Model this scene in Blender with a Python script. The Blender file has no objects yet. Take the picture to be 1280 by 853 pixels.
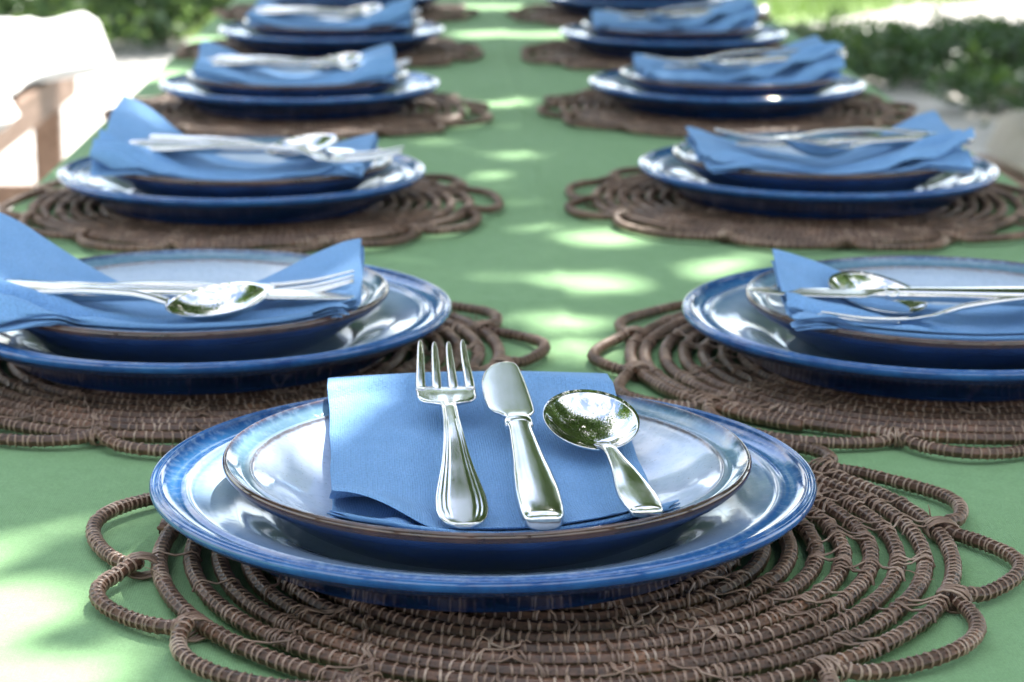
import bpy, math, random
from mathutils import Vector, Matrix, noise
R = math.radians
PI = math.pi
scn = bpy.context.scene
col = scn.collection
rnd = random.Random(11)
CL = 0.75                      # height of the cloth
RIM = CL + 0.0405              # height of the small plates' rims

# ------------------------------------------------------------------ helpers
def link(o): col.objects.link(o); return o

def mesh_obj(name, V, F, mats, parent=None, smooth=True, mi=None, uvs=None):
    me = bpy.data.meshes.new(name)
    me.from_pydata([tuple(v) for v in V], [], F)
    if not isinstance(mats, (list, tuple)): mats = [mats]
    for m in mats: me.materials.append(m)
    if mi: me.polygons.foreach_set('material_index', mi)
    if smooth: me.polygons.foreach_set('use_smooth', [True] * len(me.polygons))
    if uvs:
        l = me.uv_layers.new(name='UVMap')
        for lp in me.loops: l.data[lp.index].uv = uvs[lp.vertex_index]
    me.update()
    o = link(bpy.data.objects.new(name, me))
    if parent: o.parent = parent
    return o

def empty(name, loc=(0, 0, 0), rz=0):
    o = link(bpy.data.objects.new(name, None)); o.location = loc; o.rotation_euler = (0, 0, rz)
    o.empty_display_size = .05
    return o

def tag(o, label=None, cat=None, group=None, kind=None):
    if label: o['label'] = label
    if cat: o['category'] = cat
    if group: o['group'] = group
    if kind: o['kind'] = kind
    return o

def kids(o): return [c for c in bpy.data.objects if c.parent == o]

def copy_tree(o, parent=None):
    c = o.copy(); col.objects.link(c); c.parent = parent
    for ch in kids(o): copy_tree(ch, c)
    return c

class MB:
    def __init__(s): s.V = []; s.F = []; s.M = []
    def add(s, V, F, m=0):
        b = len(s.V); s.V += V; s.F += [tuple(i + b for i in f) for f in F]; s.M += [m] * len(F)
    def box(s, lo, hi, m=0, bev=0.0):
        x0, y0, z0 = lo; x1, y1, z1 = hi
        if bev <= 0:
            V = [Vector((x, y, z)) for z in (z0, z1) for y in (y0, y1) for x in (x0, x1)]
            s.add(V, [(0, 2, 3, 1), (4, 5, 7, 6), (0, 1, 5, 4), (2, 6, 7, 3), (0, 4, 6, 2), (1, 3, 7, 5)], m); return
        import bmesh
        bm = bmesh.new(); bmesh.ops.create_cube(bm, size=1)
        for v in bm.verts: v.co = Vector(((x0 + x1) / 2 + v.co.x * (x1 - x0), (y0 + y1) / 2 + v.co.y * (y1 - y0), (z0 + z1) / 2 + v.co.z * (z1 - z0)))
        bmesh.ops.bevel(bm, geom=bm.edges[:], offset=bev, segments=2, affect='EDGES')
        bm.verts.index_update()
        s.add([v.co.copy() for v in bm.verts], [tuple(v.index for v in f.verts) for f in bm.faces], m); bm.free()
    def tube(s, P, rad, n=8, m=0, closed=False, caps=False, up=Vector((0, 0, 1)), shape=None):
        N = len(P); b = len(s.V)
        for i, p in enumerate(P):
            a = P[(i - 1) % N] if (closed or i > 0) else P[i]
            c = P[(i + 1) % N] if (closed or i < N - 1) else P[i]
            t = (c - a).normalized()
            w = up - t * up.dot(t)
            if w.length < 1e-6: w = Vector((1, 0, 0)) - t * t.x
            w.normalize(); q = t.cross(w)
            r = rad[i] if hasattr(rad, '__len__') else rad
            for k in range(n):
                an = 2 * PI * k / n
                rr = r * (shape[k] if shape else 1)
                s.V.append(p + w * (rr * math.sin(an)) + q * (rr * math.cos(an)))
        for i in range(N if closed else N - 1):
            for k in range(n):
                a = b + i * n + k; a2 = b + i * n + (k + 1) % n
                c = b + ((i + 1) % N) * n + k; c2 = b + ((i + 1) % N) * n + (k + 1) % n
                s.F.append((a, a2, c2, c)); s.M.append(m)
        if caps and not closed:
            s.F.append(tuple(b + k for k in range(n))[::-1]); s.M.append(m)
            s.F.append(tuple(b + (N - 1) * n + k for k in range(n))); s.M.append(m)
    def build(s, name, mats, parent=None, smooth=True):
        return mesh_obj(name, s.V, s.F, mats, parent, smooth, s.M)

def smooth01(x, a=0., b=1.):
    t = max(0., min(1., (x - a) / (b - a))); return t * t * (3 - 2 * t)

def interp(x, xs, ys):
    if x <= xs[0]: return ys[0]
    for i in range(len(xs) - 1):
        if x <= xs[i + 1]:
            t = (x - xs[i]) / (xs[i + 1] - xs[i]); return ys[i] + (ys[i + 1] - ys[i]) * t
    return ys[-1]

def catmull(P, sub):
    out = []
    for i in range(len(P) - 1):
        p0 = P[max(i - 1, 0)]; p1 = P[i]; p2 = P[i + 1]; p3 = P[min(i + 2, len(P) - 1)]
        for k in range(sub):
            t = k / sub
            out.append(tuple(.5 * ((2 * b) + (c - a) * t + (2 * a - 5 * b + 4 * c - d) * t * t + (3 * b - a - 3 * c + d) * t ** 3)
                             for a, b, c, d in zip(p0, p1, p2, p3)))
    out.append(tuple(P[-1])); return out

def hermite_curve(x, xs, ys):   # smooth interpolation of a station table
    n = len(xs)
    if x <= xs[0]: return ys[0]
    if x >= xs[-1]: return ys[-1]
    for i in range(n - 1):
        if x <= xs[i + 1]: break
    def m(j):
        if j <= 0 or j >= n - 1: return 0 if n < 2 else ((ys[1] - ys[0]) / (xs[1] - xs[0]) if j <= 0 else (ys[-1] - ys[-2]) / (xs[-1] - xs[-2]))
        d0 = (ys[j] - ys[j - 1]) / (xs[j] - xs[j - 1]); d1 = (ys[j + 1] - ys[j]) / (xs[j + 1] - xs[j])
        if d0 * d1 <= 0: return 0
        return 2 * d0 * d1 / (d0 + d1)
    h = xs[i + 1] - xs[i]; t = (x - xs[i]) / h
    return ((2 * t ** 3 - 3 * t * t + 1) * ys[i] + (t ** 3 - 2 * t * t + t) * h * m(i) + (-2 * t ** 3 + 3 * t * t) * ys[i + 1] + (t ** 3 - t * t) * h * m(i + 1))

# ------------------------------------------------------------------ materials
def mat(name):
    m = bpy.data.materials.new(name); m.use_nodes = True
    nt = m.node_tree; b = nt.nodes['Principled BSDF']
    return m, nt, b
def N(nt, t, **k):
    n = nt.nodes.new(t)
    for a, v in k.items():
        if a == 'inp':
            for key, val in v.items(): n.inputs[key].default_value = val
        else: setattr(n, a, v)
    return n
def ramp(nt, fac, stops, interp_='LINEAR'):
    r = N(nt, 'ShaderNodeValToRGB'); r.color_ramp.interpolation = interp_
    e = r.color_ramp.elements
    while len(e) > 1: e.remove(e[-1])
    e[0].position = stops[0][0]; e[0].color = (*stops[0][1], 1)
    for p, c in stops[1:]:
        q = e.new(p); q.color = (*c, 1)
    nt.links.new(fac, r.inputs[0]); return r.outputs[0]
def math_(nt, op, a, b=None, c=None):
    n = N(nt, 'ShaderNodeMath', operation=op)
    for i, v in enumerate((a, b, c)):
        if v is None: continue
        if hasattr(v, 'links'): nt.links.new(v, n.inputs[i])
        else: n.inputs[i].default_value = v
    return n.outputs[0]
def noise_(nt, vec, scale, detail=3, rough=.5, dist=0):
    n = N(nt, 'ShaderNodeTexNoise', inp={'Scale': scale, 'Detail': detail, 'Roughness': rough, 'Distortion': dist})
    if vec is not None: nt.links.new(vec, n.inputs['Vector'])
    return n.outputs['Fac']
def bump(nt, b, h, strength, dist):
    n = N(nt, 'ShaderNodeBump', inp={'Strength': strength, 'Distance': dist})
    nt.links.new(h, n.inputs['Height']); nt.links.new(n.outputs[0], b.inputs['Normal']); return n
def mixc(nt, fac, a, b, blend='MIX'):
    n = N(nt, 'ShaderNodeMix', data_type='RGBA', blend_type=blend)
    for i, v in ((0, fac), (6, a), (7, b)):
        if hasattr(v, 'links'): nt.links.new(v, n.inputs[i])
        else: n.inputs[i].default_value = v if i == 0 else (*v, 1)
    return n.outputs[2]
def coord(nt, which='Object'): return N(nt, 'ShaderNodeTexCoord').outputs[which]

def plate_mat(name, stops, Rp):
    m, nt, b = mat(name); co = coord(nt)
    sx = N(nt, 'ShaderNodeSeparateXYZ'); nt.links.new(co, sx.inputs[0])
    r = math_(nt, 'SQRT', math_(nt, 'ADD', math_(nt, 'POWER', sx.outputs[0], 2), math_(nt, 'POWER', sx.outputs[1], 2)))
    ang = math_(nt, 'ARCTAN2', sx.outputs[1], sx.outputs[0])
    cb = N(nt, 'ShaderNodeCombineXYZ')                       # streaks that run outward in the glaze
    nt.links.new(math_(nt, 'MULTIPLY', math_(nt, 'COSINE', ang), 9.), cb.inputs[0]); nt.links.new(math_(nt, 'MULTIPLY', math_(nt, 'SINE', ang), 9.), cb.inputs[1])
    nt.links.new(math_(nt, 'MULTIPLY', r, 60.), cb.inputs[2])
    n1 = noise_(nt, cb.outputs[0], 2.2, 5, .65)
    wob = math_(nt, 'MULTIPLY', math_(nt, 'SUBTRACT', n1, .5), .014)
    rn = math_(nt, 'ADD', math_(nt, 'DIVIDE', r, Rp), wob)
    c = ramp(nt, rn, stops)
    n2 = noise_(nt, co, 260, 4, .6)
    c2 = mixc(nt, math_(nt, 'MULTIPLY', ramp(nt, n2, [(.48, (0, 0, 0)), (.72, (1, 1, 1))]), .38), c, (.32, .45, .62))
    c3 = mixc(nt, math_(nt, 'MULTIPLY', noise_(nt, cb.outputs[0], 5., 3, .6), .35), c2, (.03, .10, .24), 'MIX')
    c3 = mixc(nt, ramp(nt, rn, [(.78, (0, 0, 0)), (.86, (1, 1, 1))]), c2, c3)
    sp = ramp(nt, noise_(nt, co, 850, 2, .5), [(.66, (0, 0, 0)), (.72, (1, 1, 1))])
    c3 = mixc(nt, math_(nt, 'MULTIPLY', sp, .45), c3, (.16, .12, .10))
    nt.links.new(c3, b.inputs['Base Color'])
    n3 = noise_(nt, co, 35, 5, .7)
    sc = N(nt, 'ShaderNodeTexVoronoi', feature='DISTANCE_TO_EDGE', inp={'Scale': 55.}); 
    mp = N(nt, 'ShaderNodeMapping'); mp.inputs['Scale'].default_value = (1, .12, 1); mp.inputs['Rotation'].default_value = (0, 0, .9)
    nt.links.new(co, mp.inputs[0]); nt.links.new(mp.outputs[0], sc.inputs['Vector'])
    rg = math_(nt, 'ADD', math_(nt, 'MULTIPLY', n3, .10), .03)
    rg = math_(nt, 'ADD', rg, math_(nt, 'MULTIPLY', ramp(nt, sc.outputs['Distance'], [(0, (1, 1, 1)), (.012, (0, 0, 0))]), .12))
    nt.links.new(rg, b.inputs['Roughness'])
    b.inputs['IOR'].default_value = 1.6
    bump(nt, b, noise_(nt, co, 90, 3, .6), .06, .0006)
    return m

PALE = (.50, .57, .70)
M_DINNER = plate_mat('dinner glaze', [(0, (.31, .42, .59)), (.80, (.31, .42, .59)), (.872, (.17, .28, .46)), (.888, (.46, .56, .70)), (.90, (.015, .09, .30)), (.935, (.03, .15, .38)), (.965, (.008, .055, .22)), (.985, (.02, .11, .34)), (1.0, (.008, .04, .16))], .135)
M_SALAD = plate_mat('salad glaze', [(0, (.58, .68, .84)), (.82, (.54, .64, .80)), (.88, (.48, .55, .66)), (.892, (.14, .09, .07)), (.902, (.34, .42, .50)), (.925, (.12, .22, .30)), (.955, (.16, .28, .36)), (.972, (.05, .10, .18)), (.988, (.09, .04, .025)), (1.0, (.05, .022, .015))], .107)
def under_mat():
    m, nt, b = mat('navy glaze underside'); co = coord(nt)
    nt.links.new(ramp(nt, noise_(nt, co, 40, 4), [(.3, (.007, .020, .075)), (.7, (.016, .048, .15))]), b.inputs['Base Color'])
    b.inputs['Roughness'].default_value = .12; bump(nt, b, noise_(nt, co, 60, 3), .08, .0008)
    return m
M_UNDER = under_mat()
def edge_mat(name, c0, c1):
    m, nt, b = mat(name); co = coord(nt)
    nt.links.new(ramp(nt, noise_(nt, co, 45, 5, .7), [(.35, c0), (.65, c1)]), b.inputs['Base Color'])
    b.inputs['Roughness'].default_value = .07; b.inputs['IOR'].default_value = 1.65
    bump(nt, b, noise_(nt, co, 120, 3, .6), .08, .0006); return m
M_LIPD = edge_mat('blue lip glaze', (.008, .05, .20), (.025, .12, .34))
M_LIPS = edge_mat('brown lip glaze', (.022, .012, .012), (.075, .036, .025))

def cloth_mat(name, c0, c1, period, use_uv=False, bstr=.35):
    m, nt, b = mat(name); co = coord(nt, 'UV' if use_uv else 'Object')
    sx = N(nt, 'ShaderNodeSeparateXYZ'); nt.links.new(co, sx.inputs[0])
    k = 2 * PI / period
    a = math_(nt, 'SINE', math_(nt, 'MULTIPLY', math_(nt, 'ADD', sx.outputs[0], sx.outputs[1]), k * .7))
    c = math_(nt, 'SINE', math_(nt, 'MULTIPLY', math_(nt, 'SUBTRACT', sx.outputs[0], sx.outputs[1]), k * .7))
    w = math_(nt, 'ADD', math_(nt, 'MULTIPLY', math_(nt, 'MULTIPLY', a, c), .5), .5)
    n1 = noise_(nt, co, 1 / period * .12, 4, .65)
    n2 = noise_(nt, co, 22, 3, .6)
    base = ramp(nt, n1, [(.3, c0), (.7, c1)])
    gr = noise_(nt, co, 1.1 / period, 2, .7)
    dk = mixc(nt, math_(nt, 'MULTIPLY', math_(nt, 'ADD', math_(nt, 'MULTIPLY', w, .35), math_(nt, 'MULTIPLY', ramp(nt, gr, [(.35, (0, 0, 0)), (.65, (1, 1, 1))]), .65)), .50), base, tuple(x * .5 for x in c0))
    nt.links.new(dk, b.inputs['Base Color'])
    b.inputs['Roughness'].default_value = .85
    b.inputs['Sheen Weight'].default_value = .08; b.inputs['Sheen Roughness'].default_value = .5
    b.inputs['Specular IOR Level'].default_value = .2
    h = math_(nt, 'ADD', math_(nt, 'ADD', math_(nt, 'MULTIPLY', w, -.5), math_(nt, 'MULTIPLY', n1, 1.2)), math_(nt, 'MULTIPLY', gr, -1.2))
    bump(nt, b, h, bstr, period * .6)
    return m
M_CLOTH = cloth_mat('green cotton', (.200, .365, .170), (.232, .410, .200), .0013)
M_NAP = cloth_mat('blue cotton', (.195, .395, .72), (.23, .445, .79), .0014, True, .8)

def steel(name, rough):
    m, nt, b = mat(name); co = coord(nt)
    b.inputs['Metallic'].default_value = 1
    b.inputs['Base Color'].default_value = (.66, .66, .665, 1)
    n = noise_(nt, co, 60, 4, .7)
    mp = N(nt, 'ShaderNodeMapping'); mp.inputs['Scale'].default_value = (900, 60, 60); nt.links.new(co, mp.inputs[0])
    n2 = noise_(nt, mp.outputs[0], 1., 2)
    r = math_(nt, 'ADD', math_(nt, 'MULTIPLY', n, rough), math_(nt, 'MULTIPLY', n2, rough * .8))
    nt.links.new(r, b.inputs['Roughness'])
    bump(nt, b, n2, .02, .0002)
    return m
M_STEEL = steel('polished steel', .19)
M_MIRROR = steel('mirror steel', .03)

def rope_mat():
    m, nt, b = mat('brown vine'); co = coord(nt)
    n = noise_(nt, co, 30, 4, .6); n2 = noise_(nt, co, 320, 3, .7)
    c = ramp(nt, n, [(.3, (.085, .041, .026)), (.5, (.135, .068, .043)), (.72, (.29, .135, .070))])
    c = mixc(nt, math_(nt, 'MULTIPLY', ramp(nt, n2, [(.35, (0, 0, 0)), (.6, (1, 1, 1))]), .75), c, (.035, .020, .014))
    nt.links.new(c, b.inputs['Base Color']); b.inputs['Roughness'].default_value = .42
    b.inputs['Specular IOR Level'].default_value = .45
    bump(nt, b, n2, .5, .0006)
    return m
M_ROPE = rope_mat()
def wrap_mat():
    m, nt, b = mat('pale fibre wraps'); co = coord(nt)
    c = ramp(nt, noise_(nt, co, 60, 3), [(.3, (.13, .082, .058)), (.52, (.25, .16, .115)), (.72, (.42, .31, .24))])
    nt.links.new(c, b.inputs['Base Color']); b.inputs['Roughness'].default_value = .4
    return m
M_WRAP = wrap_mat()

def simple(name, c0, c1, scale, rough=.7, bs=.3, bd=.01, stretch=None):
    m, nt, b = mat(name); co = coord(nt)
    if stretch:
        mp = N(nt, 'ShaderNodeMapping'); mp.inputs['Scale'].default_value = stretch; nt.links.new(co, mp.inputs[0]); co = mp.outputs[0]
    n = noise_(nt, co, scale, 6, .6)
    nt.links.new(ramp(nt, n, [(.32, c0), (.68, c1)]), b.inputs['Base Color'])
    b.inputs['Roughness'].default_value = rough
    bump(nt, b, n, bs, bd); return m
M_WOOD = simple('weathered brown wood', (.22, .14, .10), (.38, .26, .20), 9, .6, .3, .002, (8, 1, 8))
M_CUSH = simple('white canvas', (.74, .74, .74), (.84, .84, .83), 30, .9, .4, .004)
M_BEIGE = simple('beige canvas', (.42, .36, .30), (.52, .46, .40), 30, .9, .4, .004)
M_BARK = simple('bark', (.07, .05, .035), (.16, .12, .09), 14, .9, .8, .02, (1, 1, .25))
M_GROUND = simple('pale gravel', (.34, .32, .295), (.55, .53, .50), 3.5, .95, .6, .02)
M_LAWN = simple('mown lawn soil', (.09, .15, .04), (.20, .30, .09), 6, .95, .6, .02)
def leaf_mat(name, c0, c1, tr=.5):
    m, nt, b = mat(name)
    g = N(nt, 'ShaderNodeNewGeometry')
    n = noise_(nt, coord(nt), 2.2, 2); 
    f = math_(nt, 'ADD', math_(nt, 'MULTIPLY', g.outputs['Random Per Island'], .6), math_(nt, 'MULTIPLY', n, .4))
    c = ramp(nt, f, [(.2, c0), (.8, c1)])
    nt.links.new(c, b.inputs['Base Color']); b.inputs['Roughness'].default_value = .45
    t = N(nt, 'ShaderNodeBsdfTranslucent'); nt.links.new(mixc(nt, .5, c, (.20, .34, .03)), t.inputs[0])
    mx = N(nt, 'ShaderNodeMixShader', inp={0: tr * .6})
    nt.links.new(b.outputs[0], mx.inputs[1]); nt.links.new(t.outputs[0], mx.inputs[2])
    nt.links.new(mx.outputs[0], nt.nodes['Material Output'].inputs[0]); return m
M_LEAF = leaf_mat('green leaves', (.035, .085, .018), (.10, .19, .04))
M_DKLEAF = leaf_mat('dark green leaves', (.018, .05, .02), (.05, .11, .04), .3)
M_GRASS = leaf_mat('grass blades', (.14, .22, .07), (.30, .40, .16))

# ------------------------------------------------------------------ plates
def lathe(name, prof, seg, mats, midx):
    V = []; F = []; Mi = []
    n = len(prof)
    for i in range(seg):
        a = 2 * PI * i / seg; ca, sa = math.cos(a), math.sin(a)
        for r, z in prof: V.append((r * ca, r * sa, z))
    for i in range(seg):
        j = (i + 1) % seg
        for k in range(n - 1):
            F.append((i * n + k, i * n + k + 1, j * n + k + 1, j * n + k)[::-1]); Mi.append(midx[k])
    me_o = mesh_obj(name, V, F, mats, None, True, Mi)
    import bmesh
    bm = bmesh.new(); bm.from_mesh(me_o.data); bmesh.ops.remove_doubles(bm, verts=bm.verts[:], dist=1e-6)
    bmesh.ops.recalc_face_normals(bm, faces=bm.faces[:]); bm.to_mesh(me_o.data); bm.free()
    return me_o

D_TOP = [(0.0, .0070), (.04, .0070), (.074, .0071), (.0845, .0080), (.093, .0118), (.102, .0158), (.112, .0184), (.1185, .0198), (.1200, .0215), (.1214, .0213), (.1235, .0208), (.1270, .0216), (.1300, .0232), (.1312, .0247), (.1320, .0246), (.1328, .0240), (.1336, .0246), (.1345, .0244)]
D_LIP = [(.1345, .0244), (.1350, .0232), (.1348, .0216), (.1335, .0200)]
D_UND = [(.1335, .0200), (.1290, .0168), (.1215, .0132), (.1130, .0086), (.1055, .0040), (.1015, .0009), (.0990, 0), (.0965, 0), (.0950, .0030), (.07, .0032), (0, .0032)]
S_TOP = [(0.0, .0060), (.03, .0060), (.054, .0064), (.068, .0088), (.079, .0130), (.088, .0180), (.0945, .0208), (.0958, .0222), (.0970, .0220), (.0988, .0218), (.1015, .0232), (.1042, .0254), (.1054, .0265), (.1062, .0264)]
S_LIP = [(.1062, .0264), (.1069, .0255), (.1070, .0240), (.1062, .0225)]
S_UND = [(.1062, .0225), (.1020, .0188), (.0955, .0148), (.0880, .0095), (.0805, .0045), (.0740, .0009), (.0715, 0), (.0690, 0), (.0675, .002), (.04, .0025), (0, .0025)]
def plate(name, T, L, U, mats, seg=144):
    a = catmull(T, 3); b = catmull(L, 3); c = catmull(U, 3)
    prof = a + b[1:] + c[1:]
    prof = [(max(r, 0), z) for r, z in prof]
    mi = [0] * (len(a) - 1) + [1] * (len(b) - 1) + [2] * (len(c) - 1)
    return lathe(name, prof, seg, mats, mi)
DZ0 = CL + .0075            # a dinner plate's foot stands here, on the mat
SZ0 = DZ0 + .0070           # a small plate's foot stands here
def plate_h(r):             # upper surface, absolute
    if r < .107: return SZ0 + interp(r, [p[0] for p in S_TOP] + [.107], [p[1] for p in S_TOP] + [.0255])
    if r < .135: return DZ0 + interp(r, [p[0] for p in D_TOP], [p[1] for p in D_TOP])
    return CL + .009

# ------------------------------------------------------------------ placemats
ROPE_SHAPE = [1.03, 1.0, .76] * 6
def rope(mb, path_fn, length, rr=.0031, pitch=.0034, up=None, wrap=True, seed=0, caps=True):
    q = random.Random(seed)
    n = max(4, int(length / .0014)); P = []; rad = []
    for i in range(n + 1):
        s = length * i / n; P.append(path_fn(s))
        ph = (s / pitch) % 1.0
        rad.append(rr * (1 - .05 * (math.cos(2 * PI * ph) * .5 + .5) ** 3) * (1 + .05 * noise.noise(Vector((s * 40, seed, 0)))))
    mb.tube(P, rad, 18, 0, shape=ROPE_SHAPE, caps=caps)
    if not wrap: return
    k = 0; s = pitch * .5
    while s < length - pitch * .4:
        p = path_fn(s); t = (path_fn(s + .0005) - path_fn(s - .0005)).normalized()
        tl = (q.random() - .5) * .8
        w = Vector((0, 0, 1)); w = (w - t * w.dot(t)).normalized(); sd = t.cross(w)
        ring = []
        for j in range(9):
            a = 2 * PI * j / 9
            ring.append(p + (w * math.sin(a) + sd * math.cos(a)) * rr * 1.02 + t * (tl * .0022 * math.cos(a)))
        # flat ring : 3 sided tube
        b = len(mb.V); th = .00034 + .00026 * q.random()
        for j in range(9):
            a = 2 * PI * j / 9; o = (w * math.sin(a) + sd * math.cos(a))
            mb.V += [ring[j] - t * .00055, ring[j] + o * th, ring[j] + t * .00055]
        for j in range(9):
            c = (j + 1) % 9
            mb.F += [(b + j * 3, b + j * 3 + 1, b + c * 3 + 1, b + c * 3), (b + j * 3 + 1, b + j * 3 + 2, b + c * 3 + 2, b + c * 3 + 1)]
            mb.M += [1, 1]
        s += pitch * (.75 + .5 * q.random()); k += 1

def make_mat():
    root = empty('placemat')
    r0, r1, pitch = .020, .160, .0104
    turns = (r1 - r0) / pitch
    def rad_at(th):
        f = th / (2 * PI); r = r0 + pitch * (f if f < turns - 1.25 else (turns - 1.25) + 1.0 * smooth01(f, turns - 1.25, turns - .75) * .55 + (f - turns + 1.25) * .45 if f < turns - .75 else turns - .475)
        return r + .0011 * math.sin(3 * th + 1.0) * min(1, r / .1) + .0009 * noise.noise(Vector((math.cos(th) * 2, math.sin(th) * 2, r * 30)))
    # arc-length table
    tab = [(0.0, 0.0)]; s = 0; K = int(turns * 180); prev = None
    for i in range(K + 1):
        th = 2 * PI * turns * i / K; r = rad_at(th); p = Vector((r * math.cos(th), r * math.sin(th)))
        if prev is not None: s += (p - prev).length; tab.append((s, th))
        prev = p
    import bisect
    S = [a for a, _ in tab]
    def path(s):
        i = min(max(bisect.bisect_right(S, s) - 1, 0), len(S) - 2)
        t = (s - S[i]) / (S[i + 1] - S[i]); th = tab[i][1] + (tab[i + 1][1] - tab[i][1]) * t
        r = rad_at(th)
        return Vector((r * math.cos(th), r * math.sin(th), .0034 + .0005 * noise.noise(Vector((th * 3, r * 50, 2)))))
    mb = MB(); rope(mb, path, S[-1], rr=.0029, pitch=.0040, seed=1)
    # cross ties over neighbouring turns, gathered along wandering spokes
    q = random.Random(5)
    nsp = 20
    for sp in range(nsp):
        a0 = 2 * PI * sp / nsp + q.uniform(-.05, .05)
        for tn in range(2, int(turns)):
            r = r0 + pitch * (tn + (a0 / (2 * PI)))
            if r > r1 - pitch * .9 : continue
            for rep in range(q.choice((0, 1, 2, 3)) if r > .06 else 1):
                th = 2 * PI * tn + a0 + .035 * math.sin(tn * 1.3 + sp) * 2 + q.uniform(-.007, .007) / r
                dth = q.uniform(-.008, .008) / r
                A = rad_at(th); B = rad_at(th + 2 * PI); hgt = .0034
                pts = []
                for u, z in ((-.0036, -.001), (-.0024, .0024), (0, .0036), (.0022, .0026), (.5, .0016), (-.9, .0026), (-.8, .0036), (-.7, .0024), (-.6, -.001)):
                    if u == .5: rr = (A + B) / 2; f = .5
                    elif u == -.9: rr = B - .0022; f = .75
                    elif u == -.8: rr = B; f = .85
                    elif u == -.7: rr = B + .0024; f = .95
                    elif u == -.6: rr = B + .0036; f = 1
                    else: rr = A + u; f = .1 + u * 10
                    an = th + dth * 2 * (f - .5)
                    pts.append(Vector((rr * math.cos(an), rr * math.sin(an), hgt + z)))
                mb.tube(pts, .00050 + .0002 * q.random(), 4, 1)
    for k in range(70):                                   # loose fibre ends
        s_ = q.uniform(.2, .99) * S[-1]; p = path(s_); rd = Vector((p.x, p.y, 0)).normalized(); td = Vector((-rd.y, rd.x, 0))
        d = (td * q.uniform(-1, 1) + rd * q.uniform(-1, 1) + Vector((0, 0, q.uniform(.0, .45)))).normalized(); st = p + Vector((0, 0, .0030)); ln = q.uniform(.003, .010)
        mb.tube([st, st + d * ln * .5 + Vector((0, 0, .0008)), st + d * ln], [.00035, .0003, .00012], 3, 1)
    mb.build('coil', [M_ROPE, M_WRAP], root)
    # looped border
    lb = MB(); nl = 12; pts = []
    def jun(i): return 2 * PI * i / nl + .06 * math.sin((i % nl) * 2.3)
    for i in range(nl):
        am = .0215 + .003 * math.sin(i * 1.7)
        for k in range(30):
            t = k / 30; an = jun(i) + (jun(i + 1) - jun(i)) * t
            # ends of neighbouring loops slide past each other before they turn outwards
            r = .1565 + am * (math.sin(PI * t) ** .60) * (1 + .12 * math.sin(2 * PI * t + i))
            z = .0038 + .0030 * smooth01(1 - t / .12) + .0006 * math.sin(7 * t + i)
            pts.append(Vector((r * math.cos(an), r * math.sin(an), z)))
    for _ in range(1):
        pts = [pts[i - 1] * .25 + pts[i] * .5 + pts[(i + 1) % len(pts)] * .25 for i in range(len(pts))]
    pts.append(pts[0].copy())
    pts = [Vector(p) for p in catmull([tuple(p) for p in pts], 4)]
    SS = [0]
    for a, b in zip(pts, pts[1:]): SS.append(SS[-1] + (b - a).length)
    def pf(s):
        i = min(max(bisect.bisect_right(SS, s) - 1, 0), len(SS) - 2)
        return pts[i].lerp(pts[i + 1], (s - SS[i]) / (SS[i + 1] - SS[i]))
    rope(lb, pf, SS[-1], rr=.0027, pitch=.0034, seed=20)
    for i in range(nl):
        for e in range(5):
            aa = jun(i) + (e - 2) * .010 + .004 * math.sin(e * 3 + i)
            c = Vector((.1578 * math.cos(aa), .1578 * math.sin(aa), .0042)); rd = Vector((math.cos(aa), math.sin(aa), 0)); td = Vector((-rd.y, rd.x, 0))
            ring = [c + rd * (.0066 * math.cos(t)) + Vector((0, 0, 1)) * (.0043 * math.sin(t)) + td * (.0016 * math.sin(i + e) * math.cos(t)) for t in [2 * PI * j / 12 for j in range(12)]]
            lb.tube(ring, .00065, 4, 1, closed=True)
    lb.build('looped_border', [M_ROPE, M_WRAP], root)
    return root

# ------------------------------------------------------------------ cutlery
def smoothstations(xs, tab, x): return hermite_curve(x, xs, tab)

def loft_strip(mb, ys, wl, wr, zc, th, crown=0.0, nx=20, groove=None, dish=None, expo=2.0):
    """closed strip along +Y. wl/wr/zc/th are functions of y; top surface crowned, bottom flatter."""
    b = len(mb.V); ring = 2 * nx
    for y in ys:
        l, r, z, t = wl(y), wr(y), zc(y), th(y)
        for k in range(ring):
            if k < nx: s = -1 + 2 * k / nx; top = True
            else: s = 1 - 2 * (k - nx) / nx; top = False
            x = l + (r - l) * (s + 1) / 2
            e = (max(0, 1 - abs(s) ** expo)) ** (1 / expo)
            h = t * e * (1 if top else -1) * .5
            if top and groove: h += groove(s, y)
            d = dish(s, y) if dish else 0
            mb.V.append(Vector((x, y, z + h + d)))
    n = len(ys)
    for i in range(n - 1):
        for k in range(ring):
            a = b + i * ring + k; c = b + i * ring + (k + 1) % ring
            mb.F.append((a, c, c + ring, a + ring)); mb.M.append(0)
    mb.F.append(tuple(b + k for k in range(ring))[::-1]); mb.M.append(0)
    mb.F.append(tuple(b + (n - 1) * ring + k for k in range(ring))); mb.M.append(0)

def lin(a, b, n): return [a + (b - a) * i / (n - 1) for i in range(n)]
def tabf(xs, ys, sc=1.0): return lambda y: hermite_curve(y, xs, ys) * sc

def thread(s, y, hw):
    # stepped ridges that follow the handle's outline
    if y > .125: return 0
    d = (1 - abs(s)) * hw * 1000          # mm from the edge
    f = smooth01(y, .004, .012)
    g = 0
    for c, w, a in ((1.3, .45, .00034), (2.9, .5, .00042), (4.6, .55, .00036)):
        if hw * 1000 > c * .75: g -= a * math.exp(-((d - c * min(1, hw * 1000 / 9.5)) / (w * min(1, hw * 1000 / 8))) ** 2)
    return g * f

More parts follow.
